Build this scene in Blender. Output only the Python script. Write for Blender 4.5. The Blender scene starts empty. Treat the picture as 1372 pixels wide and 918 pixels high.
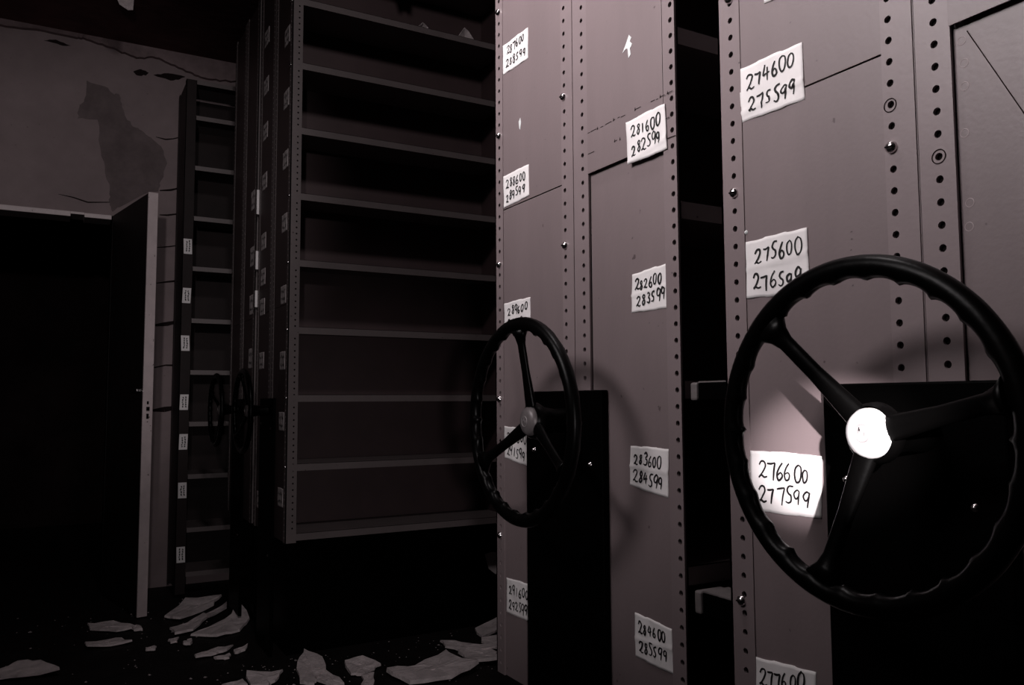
import bpy, bmesh, math, random
from mathutils import Vector, Matrix, noise

C = bpy.context.scene.collection
S = bpy.context.scene
H = 1.02                                   # camera height above the floor (m)

# ------------------------------------------------------------------ camera
f_px, pitch, yaw, roll = 1089.66, 0.0724753, 0.5151708, -0.0048245
F = Vector((math.sin(yaw)*math.cos(pitch), math.cos(yaw)*math.cos(pitch), math.sin(pitch)))
R0 = Vector((math.cos(yaw), -math.sin(yaw), 0)); U0 = R0.cross(F)
R1 = math.cos(roll)*R0 + math.sin(roll)*U0
U1 = -math.sin(roll)*R0 + math.cos(roll)*U0
cam = bpy.data.objects.new('camera', bpy.data.cameras.new('camera')); C.objects.link(cam)
m = Matrix((R1, U1, -F)).transposed().to_4x4(); m.translation = Vector((0, 0, H))
cam.matrix_world = m
cam.data.sensor_fit = 'HORIZONTAL'; cam.data.sensor_width = 36
cam.data.lens = 36*f_px/1372; cam.data.clip_start = .02
S.camera = cam

# ------------------------------------------------------------------ light and exposure
w = bpy.data.worlds.new('world'); S.world = w; w.use_nodes = True
w.node_tree.nodes['Background'].inputs['Color'].default_value = (.9, .8, .82, 1)
w.node_tree.nodes['Background'].inputs['Strength'].default_value = 0.0
S.view_settings.view_transform = 'Standard'; S.view_settings.look = 'None'
S.view_settings.exposure = 0.0; S.view_settings.gamma = 1.0
S.view_settings.use_curve_mapping = False

def aim(o, loc, target):
    o.location = loc
    o.rotation_euler = (Vector(target)-Vector(loc)).to_track_quat('-Z', 'Y').to_euler()

TINT = (1.0, .93, .94)
def area(name, loc, target, size, watts, spread=180):
    l = bpy.data.lights.new(name, 'AREA'); l.shape = 'DISK'; l.size = size; l.energy = watts
    l.color = TINT; l.spread = math.radians(spread)
    o = bpy.data.objects.new(name, l); C.objects.link(o); aim(o, loc, target); return o
def spot(name, loc, target, deg, blend, watts, r=.01):
    l = bpy.data.lights.new(name, 'SPOT'); l.spot_size = math.radians(deg); l.spot_blend = blend
    l.energy = watts; l.shadow_soft_size = r; l.color = TINT
    o = bpy.data.objects.new(name, l); C.objects.link(o); aim(o, loc, target); return o

spot('high_fill_spot', (.38, 1.15, 2.93), (.62, 2.3, 1.2), 165, .6, 30, .10)  # added spot, no such lamp known; brightens shelf fronts and floor from above
spot('side_fill_spot', (-.95, 1.12, 2.75), (.8, .98, 2.46), 78, 1.0, 570, .70)  # added unseen soft spot that brightens the rack ends; no window stands there
spot('wall_fill_spot', (-.35, -.3, 1.9), (.18, 4.9, 1.84), 33, .8, 95, .05)  # added unseen spot that brightens the end wall and the door
spot('low_fill_spot', (-.15, -.55, 1.00), (.95, 3.2, .60), 34, .9, 40, .04)  # added unseen spot that brightens the lower shelf bays
spot('hub_torch', (.22, -.01, 1.105), (.8, .645, .958), 13, 1.0, 125, .005)

# ------------------------------------------------------------------ materials
def lin(c): return tuple(((v/255)/12.92 if v <= 10 else (((v/255)+.055)/1.055)**2.4) for v in c)
def mat(name, col, rough=.5, metal=0.0, spec=.5, vary=.0, vscale=6.0, specks=0.0, speck_col=(.02,.015,.016), bump=0.0, bscale=40.0, streak=False):
    M = bpy.data.materials.new(name); M.use_nodes = True
    nt = M.node_tree; b = nt.nodes['Principled BSDF']
    b.inputs['Base Color'].default_value = (*col, 1); b.inputs['Roughness'].default_value = rough
    b.inputs['Metallic'].default_value = metal; b.inputs['Specular IOR Level'].default_value = spec
    N = nt.nodes.new; K = nt.links.new
    tc = N('ShaderNodeTexCoord'); last = None
    if vary:
        n = N('ShaderNodeTexNoise'); n.inputs['Scale'].default_value = vscale; n.inputs['Detail'].default_value = 8
        n.inputs['Roughness'].default_value = .65
        if streak:
            mp = N('ShaderNodeMapping'); mp.inputs['Scale'].default_value = (1, 1, .22); K(tc.outputs['Object'], mp.inputs[0]); K(mp.outputs[0], n.inputs['Vector'])
        else: K(tc.outputs['Object'], n.inputs['Vector'])
        r = N('ShaderNodeValToRGB'); r.color_ramp.elements[0].position = .3; r.color_ramp.elements[1].position = .7
        r.color_ramp.elements[0].color = (*[c*(1-vary) for c in col], 1); r.color_ramp.elements[1].color = (*[min(1, c*(1+vary)) for c in col], 1)
        K(n.outputs['Fac'], r.inputs['Fac']); last = r.outputs['Color']
    if specks:
        n2 = N('ShaderNodeTexNoise'); n2.inputs['Scale'].default_value = 55; n2.inputs['Detail'].default_value = 2
        K(tc.outputs['Object'], n2.inputs['Vector'])
        r2 = N('ShaderNodeValToRGB'); r2.color_ramp.elements[0].position = specks; r2.color_ramp.elements[1].position = specks+.03
        r2.color_ramp.elements[0].color = (0, 0, 0, 1); r2.color_ramp.elements[1].color = (1, 1, 1, 1)
        K(n2.outputs['Fac'], r2.inputs['Fac'])
        mx = N('ShaderNodeMix'); mx.data_type = 'RGBA'; K(r2.outputs['Color'], mx.inputs['Factor'])
        if last: K(last, mx.inputs['A'])
        else: mx.inputs['A'].default_value = (*col, 1)
        mx.inputs['B'].default_value = (*speck_col, 1); last = mx.outputs['Result']
    if last: K(last, b.inputs['Base Color'])
    if bump:
        n3 = N('ShaderNodeTexNoise'); n3.inputs['Scale'].default_value = bscale; n3.inputs['Detail'].default_value = 6
        K(tc.outputs['Object'], n3.inputs['Vector'])
        bp = N('ShaderNodeBump'); bp.inputs['Strength'].default_value = bump; bp.inputs['Distance'].default_value = .01
        K(n3.outputs['Fac'], bp.inputs['Height']); K(bp.outputs['Normal'], b.inputs['Normal'])
    return M

PAINT = mat('grey_mauve_enamel', (.205, .160, .165), .42, vary=.10, vscale=5, specks=.735, speck_col=(.09,.065,.068), bump=.03, bscale=160, streak=True)
UPR = mat('grey_upright_enamel', (.228, .180, .186), .40, vary=.07, vscale=9, specks=.75, speck_col=(.08,.06,.062), bump=.03, bscale=200)
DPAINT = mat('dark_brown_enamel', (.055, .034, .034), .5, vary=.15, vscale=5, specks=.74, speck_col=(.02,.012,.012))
SHADEUPR = mat('shaded_upright_enamel', (.155, .126, .126), .5, vary=.10, vscale=9, specks=.74, speck_col=(.05,.035,.035))  # upright enamel darkened to stand for dimmer light on the farther shelves
DARKBR = mat('near_black_brown_enamel', (.020, .013, .013), .6, spec=.2, vary=.3)  # near-black brown for the wall shelving's posts and sheets
BACK = mat('brown_grey_sheet', (.075, .046, .048), .6, vary=.15, vscale=5)
HOLESHADE = mat('hole_shade', (.006, .004, .004), .9, spec=.1)  # dark colour stands for the shade inside holes and slots
BLACK = mat('black_enamel', (.0007, .0006, .0006), .5, spec=.03, bump=.05, bscale=220)
RUBBER = mat('black_wheel_plastic', (.0010, .0009, .0009), .33, spec=.10, bump=.04, bscale=90)
PAPER = mat('white_label_paper', (.87, .83, .83), .75, spec=.25, vary=.06, vscale=22)
DARKP = mat('darker_label_paper', (.62, .55, .55), .8, spec=.2, vary=.10, vscale=25)  # label paper in a darker tone
INK = mat('black_marker_ink', (.012, .010, .011), .6, spec=.3)
PENCIL = mat('faint_pencil', (.45, .41, .41), .7)
STEEL = mat('bright_zinc', (.75, .70, .71), .22, metal=1.0, vary=.1, vscale=120)
CAP = mat('polished_hub_cap', (.86, .84, .84), .38, metal=.25, vary=.06, vscale=60)
SHADECAP = mat('shaded_hub_cap', (.17, .15, .152), .4, metal=.2, vary=.2, vscale=60)  # hub cap darkened to stand for less light falling on it
CAPRING = mat('hub_emblem_grey', (.36, .33, .335), .5, metal=.4)
WALL = mat('flaking_cream_paint', (.28, .22, .224), .85, spec=.2, vary=.16, vscale=3.2, specks=.72, speck_col=(.2,.15,.15), bump=.25, bscale=18)
BAREP = mat('bare_grey_plaster', (.165, .13, .132), .95, spec=.1, vary=.22, vscale=9, bump=.5, bscale=30)
CRACK = mat('open_crack_dirt', (.02, .014, .014), 1.0, spec=0)
COVE = mat('chalky_coving', (.26, .195, .20), .95, spec=.1, vary=.3, vscale=7, bump=.4, bscale=25)
CEIL = mat('soot_brown_ceiling', (.11, .055, .055), .95, spec=.1, vary=.4, vscale=3, bump=.4, bscale=12)
FLOOR = mat('dirty_dark_floor', (.0085, .006, .006), .7, spec=.3, vary=.5, vscale=8, bump=.4, bscale=40)
TRIM = mat('off_white_door_gloss', (.62, .52, .525), .45, vary=.10, vscale=14, specks=.72, speck_col=(.16,.12,.12))
DOORF = mat('dark_stained_door_face', (.012, .008, .008), .6, spec=.2, vary=.3)
FLAKE = mat('pale_plaster_flake', (.80, .70, .705), .9, spec=.15, vary=.22, vscale=16, bump=.4, bscale=60)
GRIT = mat('pale_grit', (.42, .36, .365), .8, vary=.3)
FARW = mat('far_room_shade', (.016, .010, .010), .95, spec=.1, vary=.5, vscale=2)  # near-black colour stands in for walls that get no light
BUMP = mat('scuffed_grey_bumper', (.16, .14, .14), .5, vary=.3, vscale=40)
CHALK = mat('scraped_bare_paint', (.7, .72, .72), .8)

# ------------------------------------------------------------------ mesh helpers
class MB:
    def __init__(s, *mats): s.bm = bmesh.new(); s.m = list(mats)
    def q(s, pts, mi=0):
        f = s.bm.faces.new([s.bm.verts.new(p) for p in pts]); f.material_index = mi; return f
    def box(s, x0, x1, y0, y1, z0, z1, mi=0, bev=0.0):
        r = bmesh.ops.create_cube(s.bm, size=1.0); vs = r['verts']
        for v in vs: v.co = ((x0+x1)/2+v.co.x*(x1-x0), (y0+y1)/2+v.co.y*(y1-y0), (z0+z1)/2+v.co.z*(z1-z0))
        fs = set(f for v in vs for f in v.link_faces)
        for f in fs: f.material_index = mi
        if bev:
            es = list(set(e for v in vs for e in v.link_edges))
            r2 = bmesh.ops.bevel(s.bm, geom=es, offset=bev, segments=2, affect='EDGES', profile=.5)
            for f in r2['faces']: f.material_index = mi
    def lathe(s, prof, origin, axis, n=32, mi=0, smooth=True):
        a = Vector(axis).normalized(); t = Vector((0, 0, 1)) if abs(a.z) < .9 else Vector((1, 0, 0))
        u = a.cross(t).normalized(); v = a.cross(u); o = Vector(origin); rings = []
        for r, h in prof:
            if r < 1e-6: rings.append([s.bm.verts.new(o+a*h)])
            else: rings.append([s.bm.verts.new(o+a*h+(u*math.cos(2*math.pi*k/n)+v*math.sin(2*math.pi*k/n))*r) for k in range(n)])
        for A, B in zip(rings, rings[1:]):
            for k in range(n):
                k2 = (k+1) % n
                if len(A) == 1 and len(B) == 1: continue
                if len(A) == 1: f = s.bm.faces.new((A[0], B[k], B[k2]))
                elif len(B) == 1: f = s.bm.faces.new((A[k], B[0], A[k2]))
                else: f = s.bm.faces.new((A[k], B[k], B[k2], A[k2]))
                f.material_index = mi; f.smooth = smooth
    def tube(s, pts, radii, n=12, mi=0, flat=(1, 1), up=(1, 0, 0), closed=False):
        pts = [Vector(p) for p in pts]; rings = []; N = len(pts)
        for i, p in enumerate(pts):
            a = pts[(i+1) % N] if (closed or i < N-1) else pts[i]; b = pts[i-1] if (closed or i > 0) else pts[i]
            d = (a-b).normalized(); u = Vector(up); u = (u-d*u.dot(d)).normalized(); v = d.cross(u); r = radii[i] if hasattr(radii, '__len__') else radii
            rings.append([s.bm.verts.new(p+(u*math.cos(2*math.pi*k/n)*flat[0]+v*math.sin(2*math.pi*k/n)*flat[1])*r) for k in range(n)])
        M = N if closed else N-1
        for i in range(M):
            A, B = rings[i], rings[(i+1) % N]
            for k in range(n):
                f = s.bm.faces.new((A[k], A[(k+1) % n], B[(k+1) % n], B[k])); f.smooth = True; f.material_index = mi
        if not closed:
            s.bm.faces.new(rings[0][::-1]).material_index = mi; s.bm.faces.new(rings[-1]).material_index = mi
    def build(s, name, parent=None, at=None, label=None):
        """link as ONE object; verts are given in world space, origin goes to `at` (or the parent's base)"""
        bmesh.ops.recalc_face_normals(s.bm, faces=s.bm.faces[:])
        me = bpy.data.meshes.new(name); o = bpy.data.objects.new(name, me); C.objects.link(o)
        base = Vector((0, 0, 0))
        if parent is not None:
            base = ORG[parent.name]
        elif at is not None:
            base = Vector(at); o.location = base
        for v in s.bm.verts: v.co -= base
        s.bm.to_mesh(me); s.bm.free()
        for mm in s.m: me.materials.append(mm)
        if parent is not None: o.parent = parent
        ORG[o.name] = base
        if label: o['label'] = label
        return o
ORG = {}
def thing(name, label, cat, at, group=None):
    o = bpy.data.objects.new(name, None); C.objects.link(o); o.location = at; ORG[o.name] = Vector(at)
    o.empty_display_size = .1
    return tag(o, label, cat, group)
def tag(o, label, cat, group=None):
    o['label'] = label; o['category'] = cat
    if group: o['group'] = group
    return o
def struct(o, label=None):
    o['kind'] = 'structure'
    if label: o['label'] = label
    return o

# ------------------------------------------------------------------ the room
YW = 4.98                                       # the end wall's face
def ground(name, x0, x1, y0, y1, z, m_, nx, ny, amp, flip=False):
    b = MB(m_); vs = [[b.bm.verts.new((x0+(x1-x0)*i/nx, y0+(y1-y0)*j/ny, z+amp*noise.noise(Vector((i*.9, j*.9, 3.1))))) for j in range(ny+1)] for i in range(nx+1)]
    for i in range(nx):
        for j in range(ny):
            f = b.bm.faces.new((vs[i][j], vs[i+1][j], vs[i+1][j+1], vs[i][j+1])); f.smooth = True
    return b.build(name)
struct(ground('floor', -2.4, 3.4, -3.2, 8.0, 0, FLOOR, 60, 110, .004), 'dark dirty floor strewn with fallen plaster')
b = MB(CEIL); b.box(-2.4, 3.4, -3.2, 8.0, 3.045, 3.12); struct(b.build('ceiling'), 'soot brown ceiling')
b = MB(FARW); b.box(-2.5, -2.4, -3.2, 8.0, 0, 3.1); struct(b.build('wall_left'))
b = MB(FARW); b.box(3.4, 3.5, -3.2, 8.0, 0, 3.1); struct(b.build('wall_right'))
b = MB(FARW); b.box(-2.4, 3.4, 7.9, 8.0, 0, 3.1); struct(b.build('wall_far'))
# end wall with the doorway at its left
DX0, DX1, DZ = -.62, .272, 2.062
b = MB(WALL)
b.box(-2.4, DX0, YW, YW+.14, 0, 3.045)
b.box(DX0, DX1, YW, YW+.14, DZ, 3.045)
b.box(DX1, 3.4, YW, YW+.14, 0, 3.045)
wall = struct(b.build('wall_end'), 'flaking cream painted wall above the dark doorway')
def ribbon(b, pts, wd, off, mi=0, y=True):
    """a thin raised strip along pts (x,z) on the end wall"""
    for k in range(len(pts)-1):
        (xa, za), (xb, zb) = pts[k], pts[k+1]; d = Vector((xb-xa, zb-za)); n = Vector((-d.y, d.x)).normalized()
        w0 = wd[k]/2; w1 = wd[k+1]/2
        b.q([(xa+n.x*w0, YW-off, za+n.y*w0), (xa-n.x*w0, YW-off, za-n.y*w0), (xb-n.x*w1, YW-off, zb-n.y*w1), (xb+n.x*w1, YW-off, zb+n.y*w1)], mi)
def wall_poly(b, pts, off, thick, mi=0):
    fr = [b.bm.verts.new((x, YW-off, z)) for x, z in pts]; bk = [b.bm.verts.new((x, YW-off+thick, z)) for x, z in pts]
    b.bm.faces.new(fr).material_index = mi
    for k in range(len(pts)):
        k2 = (k+1) % len(pts); b.bm.faces.new((fr[k], bk[k], bk[k2], fr[k2])).material_index = mi
def jag(pts, amp, seed, n=4):
    rnd = random.Random(seed); out = []
    for k in range(len(pts)):
        a = Vector(pts[k]); c = Vector(pts[(k+1) % len(pts)])
        for i in range(n):
            p = a.lerp(c, i/n)
            if i: p = p+Vector((rnd.uniform(-amp, amp), rnd.uniform(-amp, amp)))
            out.append((p.x, p.y))
    return out
patch = [(.117,2.807),(.208,2.79),(.252,2.756),(.283,2.755),(.298,2.687),(.318,2.634),(.357,2.584),(.401,2.57),(.453,2.536),(.506,2.494),(.541,2.399),(.511,2.295),(.499,2.23),(.442,2.215),(.301,2.115),(.265,2.086),(.251,2.136),(.249,2.205),(.221,2.34),(.194,2.446),(.177,2.596),(.08,2.586),(.086,2.649),(.108,2.695)]
b = MB(BAREP); wall_poly(b, jag(patch, .006, 4), .003, .004)
b.build('bare_plaster_patch', wall, label='grey bare patch where the paint has peeled')
b = MB(CRACK)
ribbon(b, [(.001,2.152),(.071,2.143),(.143,2.124),(.257,2.138)], [.002,.006,.007,.004], .002)
ribbon(b, [(.478,2.544),(.53,2.538),(.57,2.548),(.614,2.566)], [.003,.008,.006,.006], .002)
ribbon(b, [(.505,2.235),(.563,2.245),(.608,2.262)], [.006,.012,.008], .002)
ribbon(b, [(.508,2.094),(.55,2.097),(.612,2.112)], [.005,.010,.008], .002)
ribbon(b, [(.50,1.905),(.56,1.915),(.616,1.928)], [.004,.007,.006], .002)
ribbon(b, [(.50,1.70),(.56,1.712),(.621,1.723)], [.004,.010,.012], .002)
ribbon(b, [(.50,1.46),(.56,1.47),(.621,1.485)], [.012,.024,.016], .002)
ribbon(b, [(.50,1.22),(.56,1.235),(.621,1.235)], [.006,.008,.012], .002)
ribbon(b, [(.50,.98),(.56,.985),(.621,.995)], [.012,.03,.02], .002)
wall_poly(b, jag([(-.094,2.989),(-.037,3.006),(.034,2.987),(-.013,2.980)], .003, 9), .002, .003)
b.build('crack', wall, label='dark cracks between the blocks')
# coving along the top of the wall, broken along its lower edge
low = [(-2.4,2.985),(-1.2,2.99),(-.3,3.022),(-.13,3.03),(.056,3.036),(.092,3.034),(.189,3.024),(.288,2.998),(.364,2.978),(.466,3.005),(.545,2.980),(.652,2.950),(.707,2.934),(.817,2.938),(.972,2.953),(1.6,2.95),(3.4,2.95)]
b = MB(COVE); pr = random.Random(2); top = []
for k in range(len(low)-1):
    for i in range(5):
        t = i/5; top.append((low[k][0]*(1-t)+low[k+1][0]*t, low[k][1]*(1-t)+low[k+1][1]*t+pr.uniform(-.005,.005)))
top.append(low[-1])
for (xa, za), (xb, zb) in zip(top, top[1:]):
    b.q([(xa,YW-.03,za),(xb,YW-.03,zb),(xb,YW-.055,3.045),(xa,YW-.055,3.045)]); b.q([(xa,YW-.03,za),(xb,YW-.03,zb),(xb,YW,zb),(xa,YW,za)])
o = b.build('trim_1'); struct(o, 'chalky broken coving along the wall top')
b = MB(CRACK)
wall_poly(b, jag([(.351,2.906),(.391,2.926),(.43,2.915),(.418,2.894),(.367,2.887)], .004, 5), .002, .003)
wall_poly(b, jag([(.456,2.906),(.533,2.931),(.626,2.929),(.60,2.910),(.547,2.890)], .004, 6), .002, .003)
b.build('plaster_hole', wall, label='dark holes knocked in the plaster under the coving')
# doorway head: a white frame strip with a notch broken out
b = MB(TRIM)
b.box(DX0, .062, YW-.022, YW+.14, DZ-.028, DZ, bev=.002); b.box(.062, .128, YW-.016, YW+.14, DZ-.012, DZ); b.box(.128, DX1-.01, YW-.022, YW+.14, DZ-.026, DZ-.002, bev=.002)
struct(b.build('trim_2'), 'white door frame head above the dark doorway')
b = MB(DOORF); b.box(DX1-.004, DX1+.03, YW-.004, YW+.14, 0, DZ-.028); b.box(DX0-.03, DX0+.004, YW-.01, YW+.14, 0, DZ-.028)
struct(b.build('trim_3'), 'dark door frame jambs')

# open door leaf: pale edge towards the camera, dark faces
P0, P1 = Vector((.288, 4.93, 0)), Vector((.409, 4.30, 0))
d = (P1-P0).normalized(); nrm = Vector((d.y, -d.x, 0)); L = (P1-P0).length
door = thing('open_door', 'open door seen edge on, pale upright edge beside the dark doorway', 'door', P0)
def door_box(b, a0, a1, n0, n1, z0, z1, mi=0, bev=0):
    k = len(b.bm.verts); b.box(a0, a1, n0, n1, z0, z1, mi, bev); b.bm.verts.ensure_lookup_table()
    for v in list(b.bm.verts)[k:]: x, y, z = v.co; v.co = P0+d*x+nrm*y+Vector((0, 0, z))
b = MB(DOORF); door_box(b, 0, L-.012, -.021, .021, .012, 2.052); b.build('door_leaf', door, label='dark door face')
b = MB(TRIM); door_box(b, L-.012, L, -.023, .023, .008, 2.056, bev=.0015); b.build('door_edge', door, label='off-white door edge')
b = MB(STEEL, HOLESHADE); door_box(b, L, L+.0015, -.010, .012, .93, 1.05, 0); door_box(b, L+.0015, L+.002, -.005, .006, .945, .97, 1); door_box(b, L+.0015, L+.010, -.006, .007, .985, 1.003, 1); door_box(b, L+.0015, L+.002, -.004, .005, 1.015, 1.03, 1)
b.m[0] = TRIM; b.build('lock_plate', door, label='worn painted-over lock plate')
b = MB(STEEL); door_box(b, L-.06, L-.048, +.021, +.034, 1.078, 1.088); door_box(b, L-.16, L-.046, +.032, +.040, 1.076, 1.090, 0, .003); b.build('door_handle', door)

# ------------------------------------------------------------------ handwriting
GL = {'0': [[(.55,1),(.2,.8),(.12,.4),(.35,.02),(.7,.1),(.88,.5),(.8,.88),(.5,1.0)]],
 '1': [[(.45,1),(.5,.5),(.5,0)]],
 '2': [[(-.04,.76),(.22,1.0),(.62,.97),(.74,.74),(.5,.4),(.2,.12),(-.02,.02)],[(-.02,.02),(.3,.14),(.66,.02),(1.06,.08)]],
 '3': [[(.15,.9),(.45,1),(.72,.82),(.4,.55)],[(.4,.55),(.78,.4),(.72,.1),(.4,.0),(.1,.1)]],
 '4': [[(.42,1),(.12,.42),(.45,.40),(.92,.5)],[(.68,.82),(.62,.4),(.6,0)]],
 '5': [[(.88,1),(.45,.98),(.25,.78),(.42,.56),(.7,.42),(.7,.14),(.42,.0),(.1,.08)]],
 '6': [[(.62,1),(.3,.68),(.14,.3),(.32,.03),(.65,.08),(.74,.32),(.5,.46),(.2,.3)]],
 '7': [[(-.08,.90),(.4,.92),(.88,1.0)],[(.88,1.0),(.74,.5),(.66,-.08)]],
 '8': [[(.75,.88),(.45,1),(.25,.8),(.5,.55),(.76,.28),(.5,.0),(.22,.2),(.5,.52),(.72,.76),(.72,.92)]],
 '9': [[(.82,.9),(.5,1.02),(.14,.78),(.22,.5),(.5,.44),(.76,.66),(.84,.96)],[(.84,.96),(.76,.45),(.68,-.06)]]}
def smooth(pts, n=6):
    if len(pts) < 3: return [Vector(p) for p in pts]
    P = [Vector(p) for p in pts]; P = [P[0]*2-P[1]]+P+[P[-1]*2-P[-2]]; out = []
    for i in range(1, len(P)-2):
        for k in range(n):
            t = k/n; out.append(.5*((2*P[i])+(P[i+1]-P[i-1])*t+(2*P[i-1]-5*P[i]+4*P[i+1]-P[i+2])*t*t+(3*P[i]-P[i-1]-3*P[i+1]+P[i+2])*t**3))
    out.append(P[-2]); return out

def paper_label(parent, X, corners, lines, seed, paper=PAPER, pen=.0026, notch=True, label=None, fold=None, illegible=False):
    """a label glued to an end plate (plane x = X); corners = TL,TR,BR,BL as (y,z); it is part of the rack, the writing part of it"""
    rnd = random.Random(seed); tl, tr, br, bl = [Vector(c) for c in corners]
    ph = [rnd.uniform(0, 6) for _ in range(4)]
    def pos(u, v): return (tl*(1-u)+tr*u)*v+(bl*(1-u)+br*u)*(1-v)
    def lift(u, v):
        h = .0009+.0005*math.sin(7*u+ph[0])*math.sin(5*v+ph[1])+.00025*math.sin(13*u+9*v+ph[2])
        if fold is not None:
            c = fold[0]+(fold[1]-fold[0])*u; h += .0014*math.exp(-((v-c)/.035)**2)
        return h
    nu, nv = 24, 18; b = MB(paper)
    def edge(u, v):
        if not notch: return v
        s = .012*(1 if .33 < u < .68 else 0)+.004*math.sin(21*u+ph[3])
        return v+(s if v > .5 else -s*.8)*abs(v-.5)*2
    g = [[None]*(nv+1) for _ in range(nu+1)]
    for i in range(nu+1):
        for j in range(nv+1):
            u, v = i/nu, j/nv; p = pos(u, edge(u, v)); g[i][j] = b.bm.verts.new((X-lift(u, v), p.x, p.y))
    for i in range(nu):
        for j in range(nv): f = b.bm.faces.new((g[i][j], g[i+1][j], g[i+1][j+1], g[i][j+1])); f.smooth = True
    rim = [(i, 0) for i in range(nu)]+[(nu, j) for j in range(nv)]+[(i, nv) for i in range(nu, 0, -1)]+[(0, j) for j in range(nv, 0, -1)]
    bk = {k: b.bm.verts.new((X+.0002, g[k[0]][k[1]].co.y, g[k[0]][k[1]].co.z)) for k in rim}
    for a, c in zip(rim, rim[1:]+rim[:1]): b.bm.faces.new((g[a[0]][a[1]], g[c[0]][c[1]], bk[c], bk[a]))
    lab = b.build('paper_label', parent, label=label)
    ORG[lab.name] = ORG[parent.name]
    b = MB(INK); asp = (tl-tr).length/max(1e-6, (tl-bl).length)
    def stroke(pts, wd):
        pts = smooth(pts); n = len(pts); prev = None
        for i, p in enumerate(pts):
            a = pts[min(i+1, n-1)]; c = pts[max(i-1, 0)]; q0 = pos(a.x, a.y)-pos(c.x, c.y)
            if q0.length < 1e-7: continue
            nn = Vector((-q0.y, q0.x)).normalized()*wd*.5*(.75+.35*math.sin(3.0*i/n+.4)); P = pos(p.x, p.y); hh = X-lift(p.x, p.y)-.0005
            cur = (b.bm.verts.new((hh, P.x+nn.x, P.y+nn.y)), b.bm.verts.new((hh, P.x-nn.x, P.y-nn.y)))
            if prev: b.bm.faces.new((prev[0], cur[0], cur[1], prev[1]))
            prev = cur
    rows = [(.575, .25), (.15, .25)]
    for (v0, hv), txt in zip(rows, lines):
        u = .12+rnd.uniform(-.03, .05); adv = .77/6*rnd.uniform(.93,1.03); tilt = rnd.uniform(-.015, .04)
        for k, ch in enumerate(txt):
            if illegible:
                pts = [(u+adv*(.1+.2*i), v0+hv*rnd.uniform(.1, .9)) for i in range(5)]; stroke(pts, pen)
            else:
                sc = rnd.uniform(.82, 1.15); dx = rnd.uniform(-.010, .010); dv = rnd.uniform(-.03, .03)+tilt*k*.5; sl = rnd.uniform(0, .05)
                for st in GL[ch]: stroke([(u+dx+x*adv*.88*sc+sl*y*.3+rnd.uniform(-.003,.003), v0+dv+y*hv*sc+rnd.uniform(-.010,.010)) for x, y in st], pen*rnd.uniform(.85, 1.15))
            u += adv
    b.build('handwriting', lab)
    return lab

# ------------------------------------------------------------------ mobile shelving
def strip(b, o, ud, nd, wd, z0, z1, hole_u, r=.0042, pitch=.0245, z_ph=0.0, depth=.004):
    """perforated flange: origin o, width along ud, facing nd, with real round holes (floor coloured dark as shade)"""
    o = Vector(o); ud = Vector(ud); nd = Vector(nd); up = Vector((0, 0, 1)); z = z0
    P = lambda u, zz, dd=0: o+ud*u+up*(zz-o.z)-nd*dd
    n0 = math.ceil((z0+pitch/2-z_ph)/pitch); zc = z_ph+n0*pitch; last = z0
    def plain(a, c):
        if c-a > 1e-5: b.q([P(0,a), P(wd,a), P(wd,c), P(0,c)])
    plain(z0, zc-pitch/2)
    while zc+pitch/2 <= z1+1e-6:
        a, c = zc-pitch/2, zc+pitch/2; cor = [(wd,a),(wd,c),(0,c),(0,a)]
        cv = [b.bm.verts.new(P(*k)) for k in cor]; hv = []; hb = []
        for k in range(12):
            th = -math.pi/4+2*math.pi*k/12; u, zz = hole_u+r*math.cos(th), zc+r*math.sin(th)
            hv.append(b.bm.verts.new(P(u, zz))); hb.append(b.bm.verts.new(P(u, zz, depth)))
        for k in range(4):
            b.bm.faces.new([cv[k], cv[(k+1) % 4], hv[(3*k+3) % 12], hv[(3*k+2) % 12], hv[(3*k+1) % 12], hv[3*k]])
        for k in range(12):
            b.bm.faces.new([hv[k], hv[(k+1) % 12], hb[(k+1) % 12], hb[k]])
        b.bm.faces.new(hb).material_index = 1
        last = c; zc += pitch
    plain(last, z1)
    for u in (0, wd): b.q([P(u,z0), P(u,z1), P(u,z1,.0035), P(u,z0,.0035)])

XE = .80                                        # the end plane of all the mobile racks
ZB, ZT = .48, 2.92
LEN = 2.15
def bolt(parent, x, y, z, s=1.0):
    b = MB(STEEL, HOLESHADE); b.lathe([(.0001,.0062),(.0035,.0058),(.0062,.0036),(.0070,0)], (x, y, z), (-1, 0, 0), 16)
    b.box(x-.0068, x-.0052, y-.0045, y+.0045, z-.0008, z+.0008, 1)
    return b.build('bolt', parent)

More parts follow.
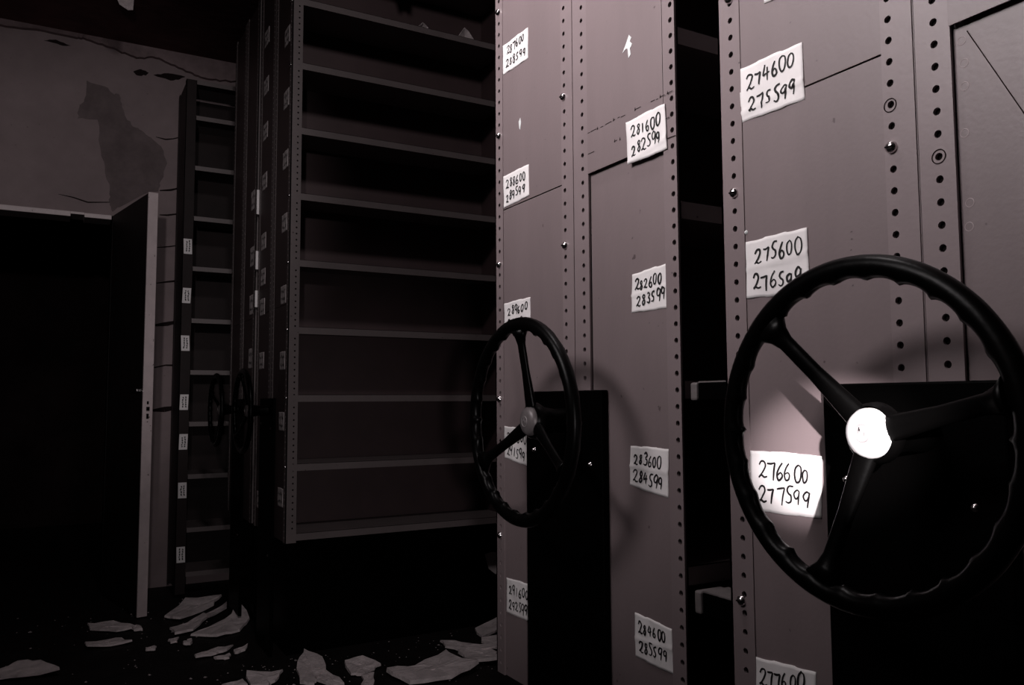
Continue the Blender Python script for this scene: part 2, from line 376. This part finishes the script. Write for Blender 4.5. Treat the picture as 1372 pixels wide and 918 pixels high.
def hand_wheel(root, y0, ang, label, cap, grips=13):
    z0 = .987; xr = .686; xh = .709; Rr = .1635
    b = MB(RUBBER); N = 240; pts = []; rad = []
    rings = []; n = 14
    for i in range(N):
        t = 2*math.pi*i/N; g = math.sin(t*grips); bumpy = .0024*(1-abs(g)**.35)
        c = Vector((xr, y0+Rr*math.cos(t), z0+Rr*math.sin(t))); ra = Vector((0, math.cos(t), math.sin(t))); ring = []
        for k in range(n):
            a = 2*math.pi*k/n; rr = .0118
            w_ = max(0, -math.cos(a)); ring.append(b.bm.verts.new(c+ra*math.cos(a)*(rr-.0012*w_+bumpy*2.6*w_)+Vector((1, 0, 0))*math.sin(a)*(.0105+(bumpy*.9 if math.sin(a) > 0 else 0))))
        rings.append(ring)
    for i in range(N):
        A, B = rings[i], rings[(i+1) % N]
        for k in range(n): f = b.bm.faces.new((A[k], A[(k+1) % n], B[(k+1) % n], B[k])); f.smooth = True
    wh = b.build('hand_wheel', root, label=label); ORG[wh.name] = ORG[root.name]
    for a0 in ang:
        b = MB(RUBBER); a = math.radians(a0); pts = []; rad = []
        for i in range(13):
            t = i/12; r = .012+(Rr-.010-.012)*t; x = xh+.002+(xr-xh)*t
            pts.append((x, y0+r*math.cos(a), z0+r*math.sin(a))); e = max(0, (t-.82)/.18)
            rad.append(.0140-.0045*min(1, t/.5)+.012*e*e)
        b.tube(pts, rad, 14, flat=(.60, 1.0), up=(1, 0, 0)); b.build('spoke', wh)
    b = MB(RUBBER); b.lathe([(.027,.0),(.030,-.004),(.031,-.014),(.024,-.026),(.020,-.05),(.022,-.082)], (xh-.004, y0, z0), (-1, 0, 0), 32)
    b.build('hub', wh)
    b = MB(cap, CAPRING)
    b.lathe([(.0001,.0105),(.0078,.0103)], (xh-.004, y0, z0), (-1, 0, 0), 36)
    b.lathe([(.0078,.0103),(.0080,.0097),(.0092,.0097),(.0094,.0101)], (xh-.004, y0, z0), (-1, 0, 0), 36, mi=1)
    b.lathe([(.0094,.0101),(.016,.0088),(.0215,.0060),(.0248,.0020),(.0252,-.003)], (xh-.004, y0, z0), (-1, 0, 0), 40)
    rnd = random.Random(5)
    for k in range(5):
        yy, zz = y0+rnd.uniform(-.004,.004), z0+rnd.uniform(-.005,.005); b.box(xh-.0152, xh-.0142, yy-.0007, yy+.0007, zz-.002, zz+.002, 1)
    b.build('hub_cap', wh, label='glaring white hub cap with a small round emblem' if cap is CAP else 'dull grey hub cap with a small round emblem')
    return wh

def rack(name, label, yn, yf, seam, strips, phases, plates, shelves, wheel, housing, wheel_label, pm=PAINT, um=UPR, cap=None):
    """double sided mobile rack: yn / yf its two open sides, seam the joint of its two bays"""
    root = thing(name, label, 'mobile shelving', (XE, (yn+yf)/2, 0), 'hand-cranked mobile shelving racks')
    # black carriage under the rack
    b = MB(BLACK); b.box(XE+.06, XE+LEN, yn+.2, yf-.02, .0, ZB-.004); b.build('carriage', root, label='black undercarriage')
    # perforated uprights: (y0, y1, y of the holes) on the end plane, the outer ones angled round the corner
    for (ya, yb, hy, corner), (zp, pt) in zip(strips, phases):
        b = MB(um, HOLESHADE)
        strip(b, (XE-.0015, ya, ZB), (0, 1, 0), (-1, 0, 0), yb-ya, ZB, ZT, hy-ya, z_ph=zp, pitch=pt)
        if corner == 'n': strip(b, (XE-.0015, yn, ZB), (1, 0, 0), (0, -1, 0), .042, ZB, ZT, .027, r=.0036, z_ph=zp+.011, pitch=pt)
        if corner == 'f': strip(b, (XE-.0015, yf, ZB), (1, 0, 0), (0, 1, 0), .042, ZB, ZT, .027, r=.0036, z_ph=zp+.011, pitch=pt)
        if corner == 's': b.box(XE, XE+.035, (yb if ya < seam-.001 else ya)-.0012, (yb if ya < seam-.001 else ya)+.0012, ZB, ZT)
        b.build('upright', root)
    for xx in (XE+1.0, XE+LEN-.04):
        for yy in (yn, seam-.002, yf-.003):
            b = MB(UPR); b.box(xx, xx+.04, yy, yy+.003, ZB, ZT); b.box(xx, xx+.003, yy, yy+(.035 if yy < yf-.01 else -.035), ZB, ZT); b.build('upright', root)
    for (y0, y1, z0, z1, x) in plates:
        b = MB(pm); b.box(x, x+.0014, y0, y1, z0, z1, bev=.0003); b.build('end_plate', root)
    b = MB(BACK); b.box(XE+.035, XE+LEN, seam-.001, seam+.0005, ZB, ZT); b.build('back_sheet', root)
    for xx in (XE+.995, XE+LEN):
        b = MB(BACK); b.box(xx, xx+.0015, yn+.004, yf-.004, ZB, ZT); b.build('divider_sheet', root)
    for z in shelves:
        for y0, y1, lip in ((yn+.0005, seam-.003, yn+.0005), (seam+.003, yf-.0005, yf-.002)):
            b = MB(um); x0 = XE+.006
            b.box(x0, XE+LEN-.005, y0, y1, z+.012, z+.0135); b.box(x0, XE+LEN-.005, lip, lip+.0015, z-.014, z+.0135)
            b.box(x0, XE+LEN-.005, lip+(.0015 if lip < seam else -.012), lip+(.012 if lip < seam else 0), z-.014, z-.0125)
            b.build('shelf', root)
    # gear housing: a shallow black pan over the chain drive, and the hand wheel
    hy0, hy1 = housing; zt = H+.0185
    b = MB(BLACK); b.box(XE-.011, XE+.004, hy0, hy1, .03, zt, bev=.0025); ho = b.build('gear_housing', root, label='tall flat black steel cover behind the wheel'); ORG[ho.name] = ORG[root.name]
    for yy, zz in ((hy0+.034, .914), (hy1-.03, .93), (hy0+.05, .40)):
        b = MB(STEEL); b.lathe([(.0001,.004),(.003,.0035),(.0048,.0)], (XE-.011, yy, zz), (-1, 0, 0), 12); b.build('screw', ho)
    hand_wheel(root, wheel[0], wheel[1], wheel_label, cap or SHADECAP)
    return root

SH = [.502, .769, 1.037, 1.304, 1.571, 1.839, 2.106, 2.373, 2.640, 2.905]
def phase(z, pitch): return (z % pitch, pitch)
# --- the nearest rack, at the right edge of the picture
yn, yf, sm = .252, .8205, .5275
A = rack('mobile_rack', 'nearest mauve-grey rack end at the right, large black wheel with brilliant white hub', yn, yf, sm,
  [(.7795, yf, .7962, 'f'), (sm+.0015, .567, .5572, 's'), (.487, sm-.0015, .5045, 's'), (yn, yn+.04, yn+.02, 'n')],
  [phase(H+.5468, .02425), phase(H+.4229, .02428), phase(H+.3975, .02412), phase(.5, .0242)],
  [(.566, .7805, 1.4075, 2.905, XE-.0003), (.566, .7805, .482, 1.4055, XE), (.292, .4872, 1.4055, 2.905, XE-.0035), (.292, .4872, .482, 1.4085, XE+.004)],
  SH, (.5306, (47, -73, 167)), (.443, .654), 'largest black three-spoke hand wheel with glaring white hub, finger grips along its rim', cap=CAP)
for y, z in ((.7958, 1.3008), (.558, 1.2976), (.8005, .758), (.7958, 1.573), (.5572, 1.845)): bolt(A, XE-.0015, y, z)
for (a, c, q), sd, fo in (
  (('274600','275599',[(0.7827,1.4676),(0.6755,1.4642),(0.6743,1.3910),(0.7791,1.3939)]), 1, (.16,.34)),
  (('275600','276599',[(0.7780,1.2299),(0.6770,1.2308),(0.6756,1.1514),(0.7786,1.1548)]), 2, (.52,.60)),
  (('276600','277599',[(0.7802,0.9547),(0.6657,0.9538),(0.6697,0.8798),(0.7810,0.8778)]), 3, None),
  (('277600','278599',[(0.7824,0.6905),(0.6844,0.6981),(0.6885,0.6205),(0.7840,0.6178)]), 4, None),
  (('273600','274599',[(0.7350,1.6266),(0.6362,1.6182),(0.6365,1.5290),(0.7349,1.5398)]), 5, None)):
    paper_label(A, XE-.0003, q, (a, c), sd, fold=fo, label='white label handwritten %s over %s' % (a, c))
# scuffs, scratch line and bare specks on the end plates
b = MB(CRACK)
for p0, p1, wd in (((.472,1.396),(.405,1.262),.0011),):
    b.box(XE+.0032, XE+.0041, -.0001, .0001, -.0001, .0001)
    n = Vector((-(p1[1]-p0[1]), p1[0]-p0[0])).normalized()*wd/2
    b.q([(XE+.0036,p0[0]+n.x,p0[1]+n.y),(XE+.0036,p0[0]-n.x,p0[1]-n.y),(XE+.0036,p1[0]-n.x,p1[1]-n.y),(XE+.0036,p1[0]+n.x,p1[1]+n.y)])
bmesh.ops.delete(b.bm, geom=[v for v in b.bm.verts if abs(v.co.z) < .01], context='VERTS')
b.build('scratch', A, label='thin dark diagonal scratch')
b = MB(CHALK); b.lathe([(.0001,.0016),(.0022,.0012),(.003,0)], (XE-.0003, .7775, 1.2435), (-1,0,0), 10); b.build('rivet', A)
for yy, zz in ((.558, 1.345), (.5045, 1.2728)):           # worn rings round two holes
    b = MB(CRACK); b.lathe([(.0068,.0004),(.0074,.0006),(.0080,.0004)], (XE-.0015, yy, zz), (-1,0,0), 24); b.build('worn_ring', A)
RINGM = mat('pressed_ring_mark', (.36,.29,.297), .5)
for k in (0, 1, 2, 4, 7, 8):
    b = MB(RINGM); b.lathe([(.0040,.0001),(.0044,.0004),(.0048,.0001)], (XE+.004, .478+.0015*math.sin(5*k), 1.388-.0242*k), (-1,0,0), 16); b.build('ring_mark', A)
rnd = random.Random(31); b = MB(CRACK)
for k in range(7):
    z = 1.215-.011*k+rnd.uniform(-.002,.002); y = .6155+rnd.uniform(-.001,.001); l = rnd.uniform(.001,.0025)
    b.q([(XE-.0004,y+l,z),(XE-.0004,y-l,z+.0006),(XE-.0004,y-l*.8,z+.0018),(XE-.0004,y+l*.6,z+.0014)])
b.m[0] = mat('dull_scuff', (.10,.075,.078), .7); b.build('scuff', A, label='short column of dark scuffs')
# bumpers on its far side, in the narrow gap
for zz, h in ((1.033, .026), (.737, .032)):
    b = MB(BLACK, BUMP); b.box(XE+.001, XE+.05, yf+.001, yf+.058, zz-h/2, zz+h/2, 0, .002); b.box(XE+.0005, XE+.05, yf+.060, yf+.074, zz-h/2, zz+h/2, 1, .003)
    b.box(XE+.002, XE+.05, yf+.001, yf+.058, zz+h/2-.001, zz+h/2+.0015, 1)
    b.build('bumper', A, label='grey-tipped stop block in the gap')

# --- the rack in the middle of the picture
yn, yf, sm = .911, 1.4785, 1.185
Bk = rack('mobile_rack', 'middle rack end with labels 281600 to 292599 and a smaller wheel with dull hub', yn, yf, sm,
  [(1.4455, yf, 1.4605, 'f'), (sm+.0015, 1.2235, 1.2132, 's'), (1.1395, sm-.0015, 1.1562, 's'), (yn, .9405, .9198, 'p')],
  [phase(H+.7957, .02433), phase(H+.7223, .02438), phase(H+.6985, .0244), phase(H+.6, .02435)],
  [(1.2225, 1.4465, 1.4145, 2.905, XE-.0003), (1.2225, 1.4465, .482, 1.4125, XE), (.9385, 1.1395, 1.4125, 2.905, XE-.0028), (.9385, 1.1395, .482, 1.4145, XE+.004)],
  SH, (1.187, (89, -29.5, 210)), (1.0965, 1.341), 'smaller black three-spoke hand wheel with dull grey hub, on the middle rack')
for y, z in ((1.4612,1.841),(1.4605,1.574),(1.4612,1.302),(1.462,1.025),(1.462,.751),(1.2150,1.575),(1.2135,1.300),(1.2150,1.845)): bolt(Bk, XE-.0015, y, z)
for x, (a, c, q), sd, fo in (
  (-.0028, ('281600','282599',[(1.0288,1.4694),(0.9331,1.4702),(0.9299,1.3988),(1.0257,1.3995)]), 11, (.05,.25)),
  (.004, ('282600','283599',[(1.0272,1.2214),(0.9392,1.2271),(0.9401,1.1596),(1.0306,1.1606)]), 12, (.45,.5)),
  (.004, ('283600','284599',[(1.0378,0.9491),(0.9461,0.9482),(0.9499,0.8754),(1.0422,0.8872)]), 13, (.5,.52)),
  (.004, ('284600','285599',[(1.0338,0.6912),(0.9469,0.6855),(0.9438,0.6215),(1.0345,0.6241)]), 14, (.42,.55)),
  (-.0003, ('287600','288599',[(1.4434,1.7607),(1.3409,1.7585),(1.3417,1.6964),(1.4440,1.6990)]), 15, None),
  (-.0003, ('288600','289599',[(1.4441,1.4831),(1.3414,1.4831),(1.3408,1.4206),(1.4430,1.4172)]), 16, None),
  (0, ('289600','290599',[(1.4432,1.2193),(1.3390,1.2212),(1.3398,1.1590),(1.4421,1.1565)]), 17, None),
  (0, ('290600','291599',[(1.4445,0.9706),(1.3440,0.9660),(1.3440,0.8952),(1.4446,0.9075)]), 18, None),
  (0, ('291600','292599',[(1.4387,0.6710),(1.3432,0.6746),(1.3441,0.6056),(1.4393,0.6041)]), 19, None)):
    paper_label(Bk, XE+x, q, (a, c), sd, pen=.0027, fold=fo, label='white label handwritten %s over %s' % (a, c))
def scrape(parent, pts, x, m_, name, label=None):
    b = MB(m_); vs = [b.bm.verts.new((x-.0006, y, z)) for y, z in pts]; bk = [b.bm.verts.new((x+.0004, y, z)) for y, z in pts]
    b.bm.faces.new(vs)
    for k in range(len(pts)): k2 = (k+1) % len(pts); b.bm.faces.new((vs[k], bk[k], bk[k2], vs[k2]))
    return b.build(name, parent, label=label)
scrape(Bk, [(1.036,1.588),(1.026,1.600),(1.018,1.612),(1.012,1.605),(1.016,1.600),(1.010,1.594),(1.016,1.588),(1.014,1.578),(1.020,1.574),(1.022,1.590),(1.026,1.592)], XE-.0028, CHALK, 'scrape', 'pale scraped mark high on the plate')
scrape(Bk, [(1.380,1.580),(1.374,1.586),(1.371,1.576),(1.375,1.562),(1.378,1.566)], XE-.0003, CHALK, 'scrape', 'small pale scraped spot between two labels')
rnd = random.Random(21)
for z0 in (1.4835, 1.4470):                              # dashes of dirt along the plate's folded edge
    b = MB(CRACK); y = 1.137
    while y > .915:
        l = rnd.uniform(.004, .02); zz = z0+rnd.uniform(-.001, .001)
        if rnd.random() < .75: b.q([(XE-.0032,y,zz-.0005),(XE-.0032,y-l,zz-.0004),(XE-.0032,y-l,zz+.0007),(XE-.0032,y,zz+.0006)])
        if rnd.random() < .25: b.q([(XE-.0032,y,zz-.002),(XE-.0032,y-.003,zz-.001),(XE-.0032,y-.002,zz+.004),(XE-.0032,y-.001,zz+.003)])
        y -= l+rnd.uniform(0, .008)
    b.build('dirt_line', Bk, label='broken dark line of dirt')

b = MB(CRACK); b.q([(XE-.0022,.9405,1.4135),(XE-.0022,.9405,1.4150),(XE-.0022,.925,1.4157),(XE-.0022,.9112,1.4150),(XE-.0022,.9112,1.4138),(XE-.0022,.925,1.4140)])
b.build('edge_crack', Bk, label='short dark crack across the perforated upright')

# --- the rack beyond the open aisle, its empty shelves facing the camera
yn, yf, sm = 3.184, 3.75, 3.467
Ck = rack('mobile_rack', 'rack of empty shelves with narrow dark end, at the picture centre left', yn, yf, sm,
  [(3.715, yf, 3.732, 'f'), (sm+.0015, sm+.04, sm+.026, 's'), (sm-.04, sm-.0015, sm-.026, 's'), (yn, yn+.036, yn+.02, 'n')],
  [phase(.5, .0245)]*4,
  [(sm+.039, 3.716, 1.41, 2.905, XE-.0003), (sm+.039, 3.716, .482, 1.408, XE), (yn+.035, sm-.039, 1.41, 2.905, XE-.0003), (yn+.035, sm-.039, .482, 1.408, XE)],
  SH, (3.463, (75, -45, 195)), (3.37, 3.61), 'black hand wheel seen nearly edge on, on the dark rack end', DPAINT, SHADEUPR)
for k in (1, 2, 3, 4, 5, 7, 8): bolt(Ck, XE-.0015, yn+.02, SH[k]+.002)
for i, z in enumerate((2.521, 2.257, 2.004, 1.744, 1.452, 1.187, .946, .648)):
    paper_label(Ck, XE-.0003 if z > 1.41 else XE, [(3.315,z+.036),(3.232,z+.036),(3.232,z-.036),(3.315,z-.036)], ('000000','000000'), 31+i, paper=DARKP, illegible=True)
for i, z in enumerate((2.666, 2.44, 2.232, 2.004, 1.733, 1.574, 1.441, 1.204, .60)):
    y = 3.645; paper_label(Ck, XE-.0003 if z > 1.41 else XE, [(y+.045,z+.036),(y-.045,z+.036),(y-.045,z-.036),(y+.045,z-.036)], ('000000','000000'), 51+i, paper=DARKP, illegible=True)
for z0, z1 in ((1.876,1.989),(1.623,1.707),(1.451,1.526)):
    b = MB(PAPER); b.box(XE-.012, XE-.001, yf-.006, yf-.005, z0, z1); b.build('paper_tab', Ck, label='white paper tab folded out past the far edge')
b = MB(DARKP); vs = [(1.765,.318),(1.80,.325),(1.86,.318),(1.86,.235),(1.82,.222),(1.785,.250)]
fr = [b.bm.verts.new((x, yn+.196, z)) for x, z in vs]; bk = [b.bm.verts.new((x, yn+.199, z)) for x, z in vs]; b.bm.faces.new(fr)
for k in range(len(vs)): b.bm.faces.new((fr[k], bk[k], bk[(k+1) % len(vs)], fr[(k+1) % len(vs)]))
b.build('torn_notice', Ck, label='torn pale paper on the black undercarriage')

# --- one more rack closed up behind it
yn, yf, sm = 3.80, 4.366, 4.083
Ek = rack('mobile_rack', 'rack closed up right behind the empty shelves, only its dark end edge showing', yn, yf, sm,
  [(4.33, yf, 4.348, 'f'), (sm+.0015, sm+.04, sm+.026, 's'), (sm-.04, sm-.0015, sm-.026, 's'), (yn, yn+.036, yn+.02, 'n')],
  [phase(.5, .0245)]*4,
  [(sm+.039, 4.331, 1.41, 2.905, XE-.0003), (sm+.039, 4.331, .482, 1.408, XE), (yn+.035, sm-.039, 1.41, 2.905, XE-.0003), (yn+.035, sm-.039, .482, 1.408, XE)],
  SH, (4.08, (30, 150, -90)), (3.985, 4.225), 'farthest black hand wheel, edge on', DPAINT, SHADEUPR)
for i, z in enumerate((1.97, 1.702, 1.475, 1.225)):
    y = 3.875; paper_label(Ek, XE-.0003 if z > 1.41 else XE, [(y+.04,z+.045),(y-.04,z+.045),(y-.04,z-.045),(y+.04,z-.045)], ('000000','000000'), 71+i, paper=DARKP, illegible=True)

# --- fixed shelving against the end wall, labels down its left post
D = thing('wall_shelving', 'tall dark shelving against the end wall, small labels down its left post', 'shelving', (.62, 4.64, 0))
x0, x1, y0, y1 = .592, 1.5, 4.64, 4.945
for xa, xb in ((x0, x0+.052), (x1-.052, x1)):
    for ya in (y0, y1-.003):
        b = MB(DARKBR); b.box(xa, xb, ya, ya+.003, .02, 2.79); b.box(xa if xa == x0 else xb-.003, xa+.003 if xa == x0 else xb, ya-(.0 if ya == y0 else .037), ya+.04 if ya == y0 else ya+.003, .02, 2.79); b.build('upright', D)
b = MB(DARKBR); b.box(x0+.003, x0+.005, y0+.003, y1-.003, .05, 2.78); b.build('side_sheet', D)
b = MB(DARKBR); b.box(x1-.005, x1-.003, y0+.003, y1-.003, .05, 2.78); b.build('side_sheet', D)
b = MB(DARKBR); b.box(x0+.005, x1-.005, y1-.006, y1-.004, .05, 2.78); b.build('back_sheet', D)
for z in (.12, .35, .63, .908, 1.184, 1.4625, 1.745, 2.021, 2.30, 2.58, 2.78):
    b = MB(SHADEUPR); b.box(x0+.054, x1-.054, y0-.001, y0+.0005, z-.012, z+.012); b.box(x0+.006, x1-.006, y0+.0005, y1-.007, z+.0105, z+.012); b.build('shelf', D)
def post_label(x, z, seed):
    rnd = random.Random(seed); b = MB(PAPER); t = rnd.uniform(-.002, .002)
    w_, h_ = .021, .041; P = [(x-w_+t, z-h_), (x+w_+t, z-h_), (x+w_-t, z+h_), (x-w_-t, z+h_)]
    fr = [b.bm.verts.new((a, y0-.0018, c)) for a, c in P]; bk = [b.bm.verts.new((a, y0-.0002, c)) for a, c in P]; b.bm.faces.new(fr)
    for k in range(4): b.bm.faces.new((fr[k], bk[k], bk[(k+1) % 4], fr[(k+1) % 4]))
    la = b.build('paper_label', D, label='small pale label with dark upright writing'); ORG[la.name] = ORG[D.name]
    b = MB(INK); zz = z-.026
    for xx in (-.006, .008):
        zz = z-.028
        while zz < z+.026:
            l = rnd.uniform(.006, .012); a = rnd.uniform(-.003, .003); b.q([(x+xx-.003+a,y0-.0022,zz),(x+xx+.003+a,y0-.0022,zz),(x+xx+.003,y0-.0022,zz+l),(x+xx-.003,y0-.0022,zz+l)]); zz += l+.003
    b.build('handwriting', la)
for i, (x, z) in enumerate(((.618,1.864),(.618,1.597),(.617,1.340),(.618,1.025),(.619,.815),(.620,.560),(.620,.225))): post_label(x, z, i)

# ------------------------------------------------------------------ fallen plaster
def flake(pts, label, th, seed, name='plaster_flake', z0=.004, curl=.02, group='fallen plaster flakes', m_=FLAKE, cat='debris'):
    """an irregular broken slab on the floor, curled a little"""
    rnd = random.Random(seed)
    P = [Vector((min(x, .84) if y > 3.62 else x, min(y, 3.37) if x > .86 and y < 3.62 else y)) for x, y in pts]
    P = jag([tuple(p) for p in P], .008, seed, 3); c = sum((Vector(p) for p in P), Vector((0, 0)))/len(P)
    R_ = max((Vector(p)-c).length for p in P); th0 = rnd.uniform(0, 6.28); b = MB(m_)
    def hz(p): q = (Vector(p)-c)/R_; return curl*(.35+q.x*math.cos(th0)+q.y*math.sin(th0))**2*.6+.002*math.sin(40*q.x+seed)
    layers = []
    for s, dz in ((1.0, 0), (.985, th), (.62, th*1.1), (.25, th*1.0)):
        layers.append([b.bm.verts.new((c.x+(p[0]-c.x)*s, c.y+(p[1]-c.y)*s, z0+hz((c.x+(p[0]-c.x)*s, c.y+(p[1]-c.y)*s))+dz+(rnd.uniform(-.15,.15)*th if s < 1 else 0))) for p in P])
    n = len(P)
    for A_, B_ in zip(layers, layers[1:]):
        for k in range(n): b.bm.faces.new((A_[k], A_[(k+1) % n], B_[(k+1) % n], B_[k]))
    b.bm.faces.new(layers[-1]); b.bm.faces.new(layers[0][::-1])
    zmin = min(v.co.z for v in b.bm.verts)
    for v in b.bm.verts: v.co.z += z0-zmin
    o = b.build(name, at=(c.x, c.y, z0)); return tag(o, label, cat, group)
FL = [
 ([(0.920,3.339),(0.960,3.219),(0.936,3.089),(0.867,3.005),(0.855,2.961),(0.816,3.009),(0.862,3.221)],
  'upright-looking five-sided plaster flake, brightest piece on the left of the front row', 0.01, 0.02),
 ([(0.936,3.089),(0.951,2.915),(0.913,2.915),(0.872,3.002)],
  'small triangular flake touching the five-sided pale flake', 0.008, 0.01),
 ([(1.025,3.144),(1.096,3.136),(1.137,3.042),(1.081,3.004),(1.041,2.976),(1.003,2.998)],
  'broad wedge-shaped flake, second large piece of the front row', 0.01, 0.015),
 ([(1.032,2.965),(1.083,2.968),(1.032,2.839),(0.994,2.842)],
  'stubby flake just in front of the wedge-shaped piece', 0.009, 0.01),
 ([(1.127,2.960),(1.243,2.961),(1.415,3.048),(1.412,2.899),(1.441,2.811),(1.307,2.770),(1.157,2.803)],
  'largest long plaster slab before the middle rack, lying tilted', 0.014, 0.03),
 ([(1.465,3.219),(1.535,3.151),(1.606,3.038),(1.605,2.985),(1.500,3.031),(1.448,3.131)],
  'long thin flake behind the large slab, by the middle rack', 0.008, 0.015),
 ([(1.459,3.031),(1.556,3.047),(1.595,2.951),(1.566,2.864),(1.530,2.830),(1.445,2.897)],
  'rounded cracked flake beside the foot of the middle rack', 0.012, 0.02),
 ([(1.668,3.292),(1.842,3.418),(1.773,3.255),(1.634,3.164)],
  'fin-shaped flake farthest back, beside the middle rack', 0.008, 0.04),
 ([(1.629,3.153),(1.720,3.145),(1.639,2.998),(1.592,3.059)],
  'small squarish chip below the fin-shaped flake', 0.008, 0.012),
 ([(0.666,3.195),(0.793,3.162),(0.749,3.080),(0.713,3.044),(0.654,3.066)],
  'flat sheet of plaster left of the five-sided flake', 0.008, 0.012),
 ([(0.565,3.124),(0.642,3.143),(0.644,3.063),(0.576,3.081)],
  'thin strip of plaster at the picture bottom, left of the flat sheet', 0.007, 0.01),
 ([(0.534,3.546),(0.605,3.585),(0.698,3.614),(0.659,3.541),(0.613,3.512),(0.533,3.508)],
  'blade-shaped flake in the middle of the left debris', 0.008, 0.015),
 ([(0.596,3.467),(0.660,3.492),(0.650,3.439),(0.601,3.441)],
  'tiny scrap just in front of the blade-shaped flake', 0.006, 0.006),
 ([(0.682,3.527),(0.749,3.575),(0.726,3.514),(0.680,3.488)],
  'sliver of plaster right of the blade-shaped flake', 0.006, 0.01),
 ([(0.563,3.858),(0.690,3.968),(0.825,4.129),(0.901,4.260),(0.841,3.982),(0.765,3.824),(0.657,3.771)],
  'big curling sheet of plaster in front of the closed racks', 0.01, 0.05),
 ([(0.496,4.008),(0.579,4.058),(0.670,4.204),(0.682,4.130),(0.581,3.909),(0.505,3.906)],
  'flat sheet left of the big curling one, near the door edge', 0.01, 0.02),
 ([(0.664,4.168),(0.809,4.377),(0.789,4.266),(0.674,4.081)],
  'pointed shard behind the big curling sheet', 0.008, 0.02),
 ([(0.500,4.238),(0.626,4.485),(0.800,4.465),(0.743,4.354),(0.558,4.150)],
  'rearmost broad sheet of plaster below the wall shelving', 0.01, 0.03),
 ([(0.517,3.751),(0.556,3.771),(0.540,3.694),(0.516,3.708)],
  'crumb of plaster left of and in front of the big curling sheet', 0.012, 0.01),
 ([(-0.136,3.736),(-0.081,3.805),(-0.002,3.780),(0.061,3.551),(-0.038,3.583),(-0.131,3.611)],
  'dim broad flake alone at the far lower left corner', 0.01, 0.02),
 ([(0.155,3.920),(0.279,3.974),(0.334,3.877),(0.250,3.864),(0.164,3.872)],
  'dim long flake on the floor left of the open door foot, nearer the camera', 0.008, 0.015),
 ([(0.178,4.286),(0.284,4.252),(0.370,4.100),(0.286,4.084),(0.186,4.186)],
  'dim long flake in the doorway left of the door foot, farther back', 0.008, 0.015),
 ([(0.347,4.114),(0.384,4.125),(0.390,4.056),(0.354,4.055)],
  'small pale chip at the foot of the open door', 0.01, 0.008),
 ([(0.374,3.758),(0.408,3.762),(0.408,3.715),(0.376,3.720)],
  'tiny bit of plaster in front of the open door foot', 0.006, 0.004),
 ([(0.474,3.844),(0.514,3.836),(0.499,3.766),(0.473,3.790)],
  'tiny bit of plaster between the door foot and the big curling sheet', 0.006, 0.004),
]
for i, (pts, lab, th, curl) in enumerate(FL): flake(pts, lab, th, 100+i, curl=curl)
# flakes on the empty shelves and hanging from the ceiling
def bent(name, pts, label, seed, group, hang=False, m_=FLAKE):
    rnd = random.Random(seed); b = MB(m_)
    P = [Vector(p) for p in pts]; c = sum(P, Vector((0, 0, 0)))/len(P); nn = (P[1]-P[0]).cross(P[2]-P[0]).normalized()*.0025
    cv = b.bm.verts.new(c+nn*4); bv = b.bm.verts.new(c+nn*3); fr = [b.bm.verts.new(p) for p in P]; bk = [b.bm.verts.new(p-nn) for p in P]; n = len(P)
    for k in range(n):
        k2 = (k+1) % n; b.bm.faces.new((cv, fr[k], fr[k2])); b.bm.faces.new((bv, bk[k2], bk[k])); b.bm.faces.new((fr[k], bk[k], bk[k2], fr[k2]))
    return tag(b.build(name, at=tuple(c)), label, 'debris', group)
zs = 2.640+.0160
bent('plaster_flake', [(1.345,3.21,zs),(1.372,3.205,zs+.030),(1.40,3.22,zs+.022),(1.42,3.23,zs),(1.38,3.26,zs+.004)], 'small plaster flake on the top shelf edge, left of the two', 3, 'fallen plaster flakes')
bent('plaster_flake', [(1.54,3.21,zs),(1.575,3.205,zs+.052),(1.60,3.215,zs+.045),(1.635,3.23,zs+.018),(1.60,3.25,zs)], 'upright plaster flake on the top shelf, right of the two', 4, 'fallen plaster flakes')
zc = 2.905-.0148
bent('paint_scrap', [(1.23,3.190,zc),(1.305,3.190,zc),(1.295,3.185,zc-.045),(1.27,3.187,zc-.026),(1.245,3.186,zc-.05)], 'torn paint scrap hanging from the topmost shelf edge', 6, 'peeling scraps overhead')
bent('paint_scrap', [(.215,4.36,3.043),(.30,4.37,3.043),(.297,4.362,2.985),(.275,4.36,2.978),(.235,4.36,2.998)], 'pale paint scrap hanging from the ceiling above the peeled wall', 7, 'peeling scraps overhead')
# uncountable grit between the flakes
rnd = random.Random(77); b = MB(GRIT)
for k in range(330):
    if rnd.random() < .55: x, y = rnd.uniform(.55, 1.75), rnd.uniform(2.7, 3.35)
    else: x, y = rnd.uniform(-.3, .78), rnd.uniform(3.0, 4.6)
    s = rnd.choice((.0015, .002, .003, .003, .006))*rnd.uniform(.6, 1.3); a = rnd.uniform(0, 6.28); z = .003
    P = [(x+s*math.cos(a+t)*rnd.uniform(.6,1.4), y+s*math.sin(a+t)*rnd.uniform(.6,1.4), z) for t in (0, 1.6, 3.0, 4.5)]
    top_ = b.bm.verts.new((x+rnd.uniform(-.3,.3)*s, y+rnd.uniform(-.3,.3)*s, z+s*rnd.uniform(.4,1.0))); vs = [b.bm.verts.new(p) for p in P]
    for i in range(4): b.bm.faces.new((vs[i], vs[(i+1) % 4], top_))
    b.bm.faces.new(vs[::-1])
o = b.build('plaster_grit'); o['kind'] = 'stuff'; tag(o, 'fine pale plaster crumbs scattered over the dark floor', 'debris')
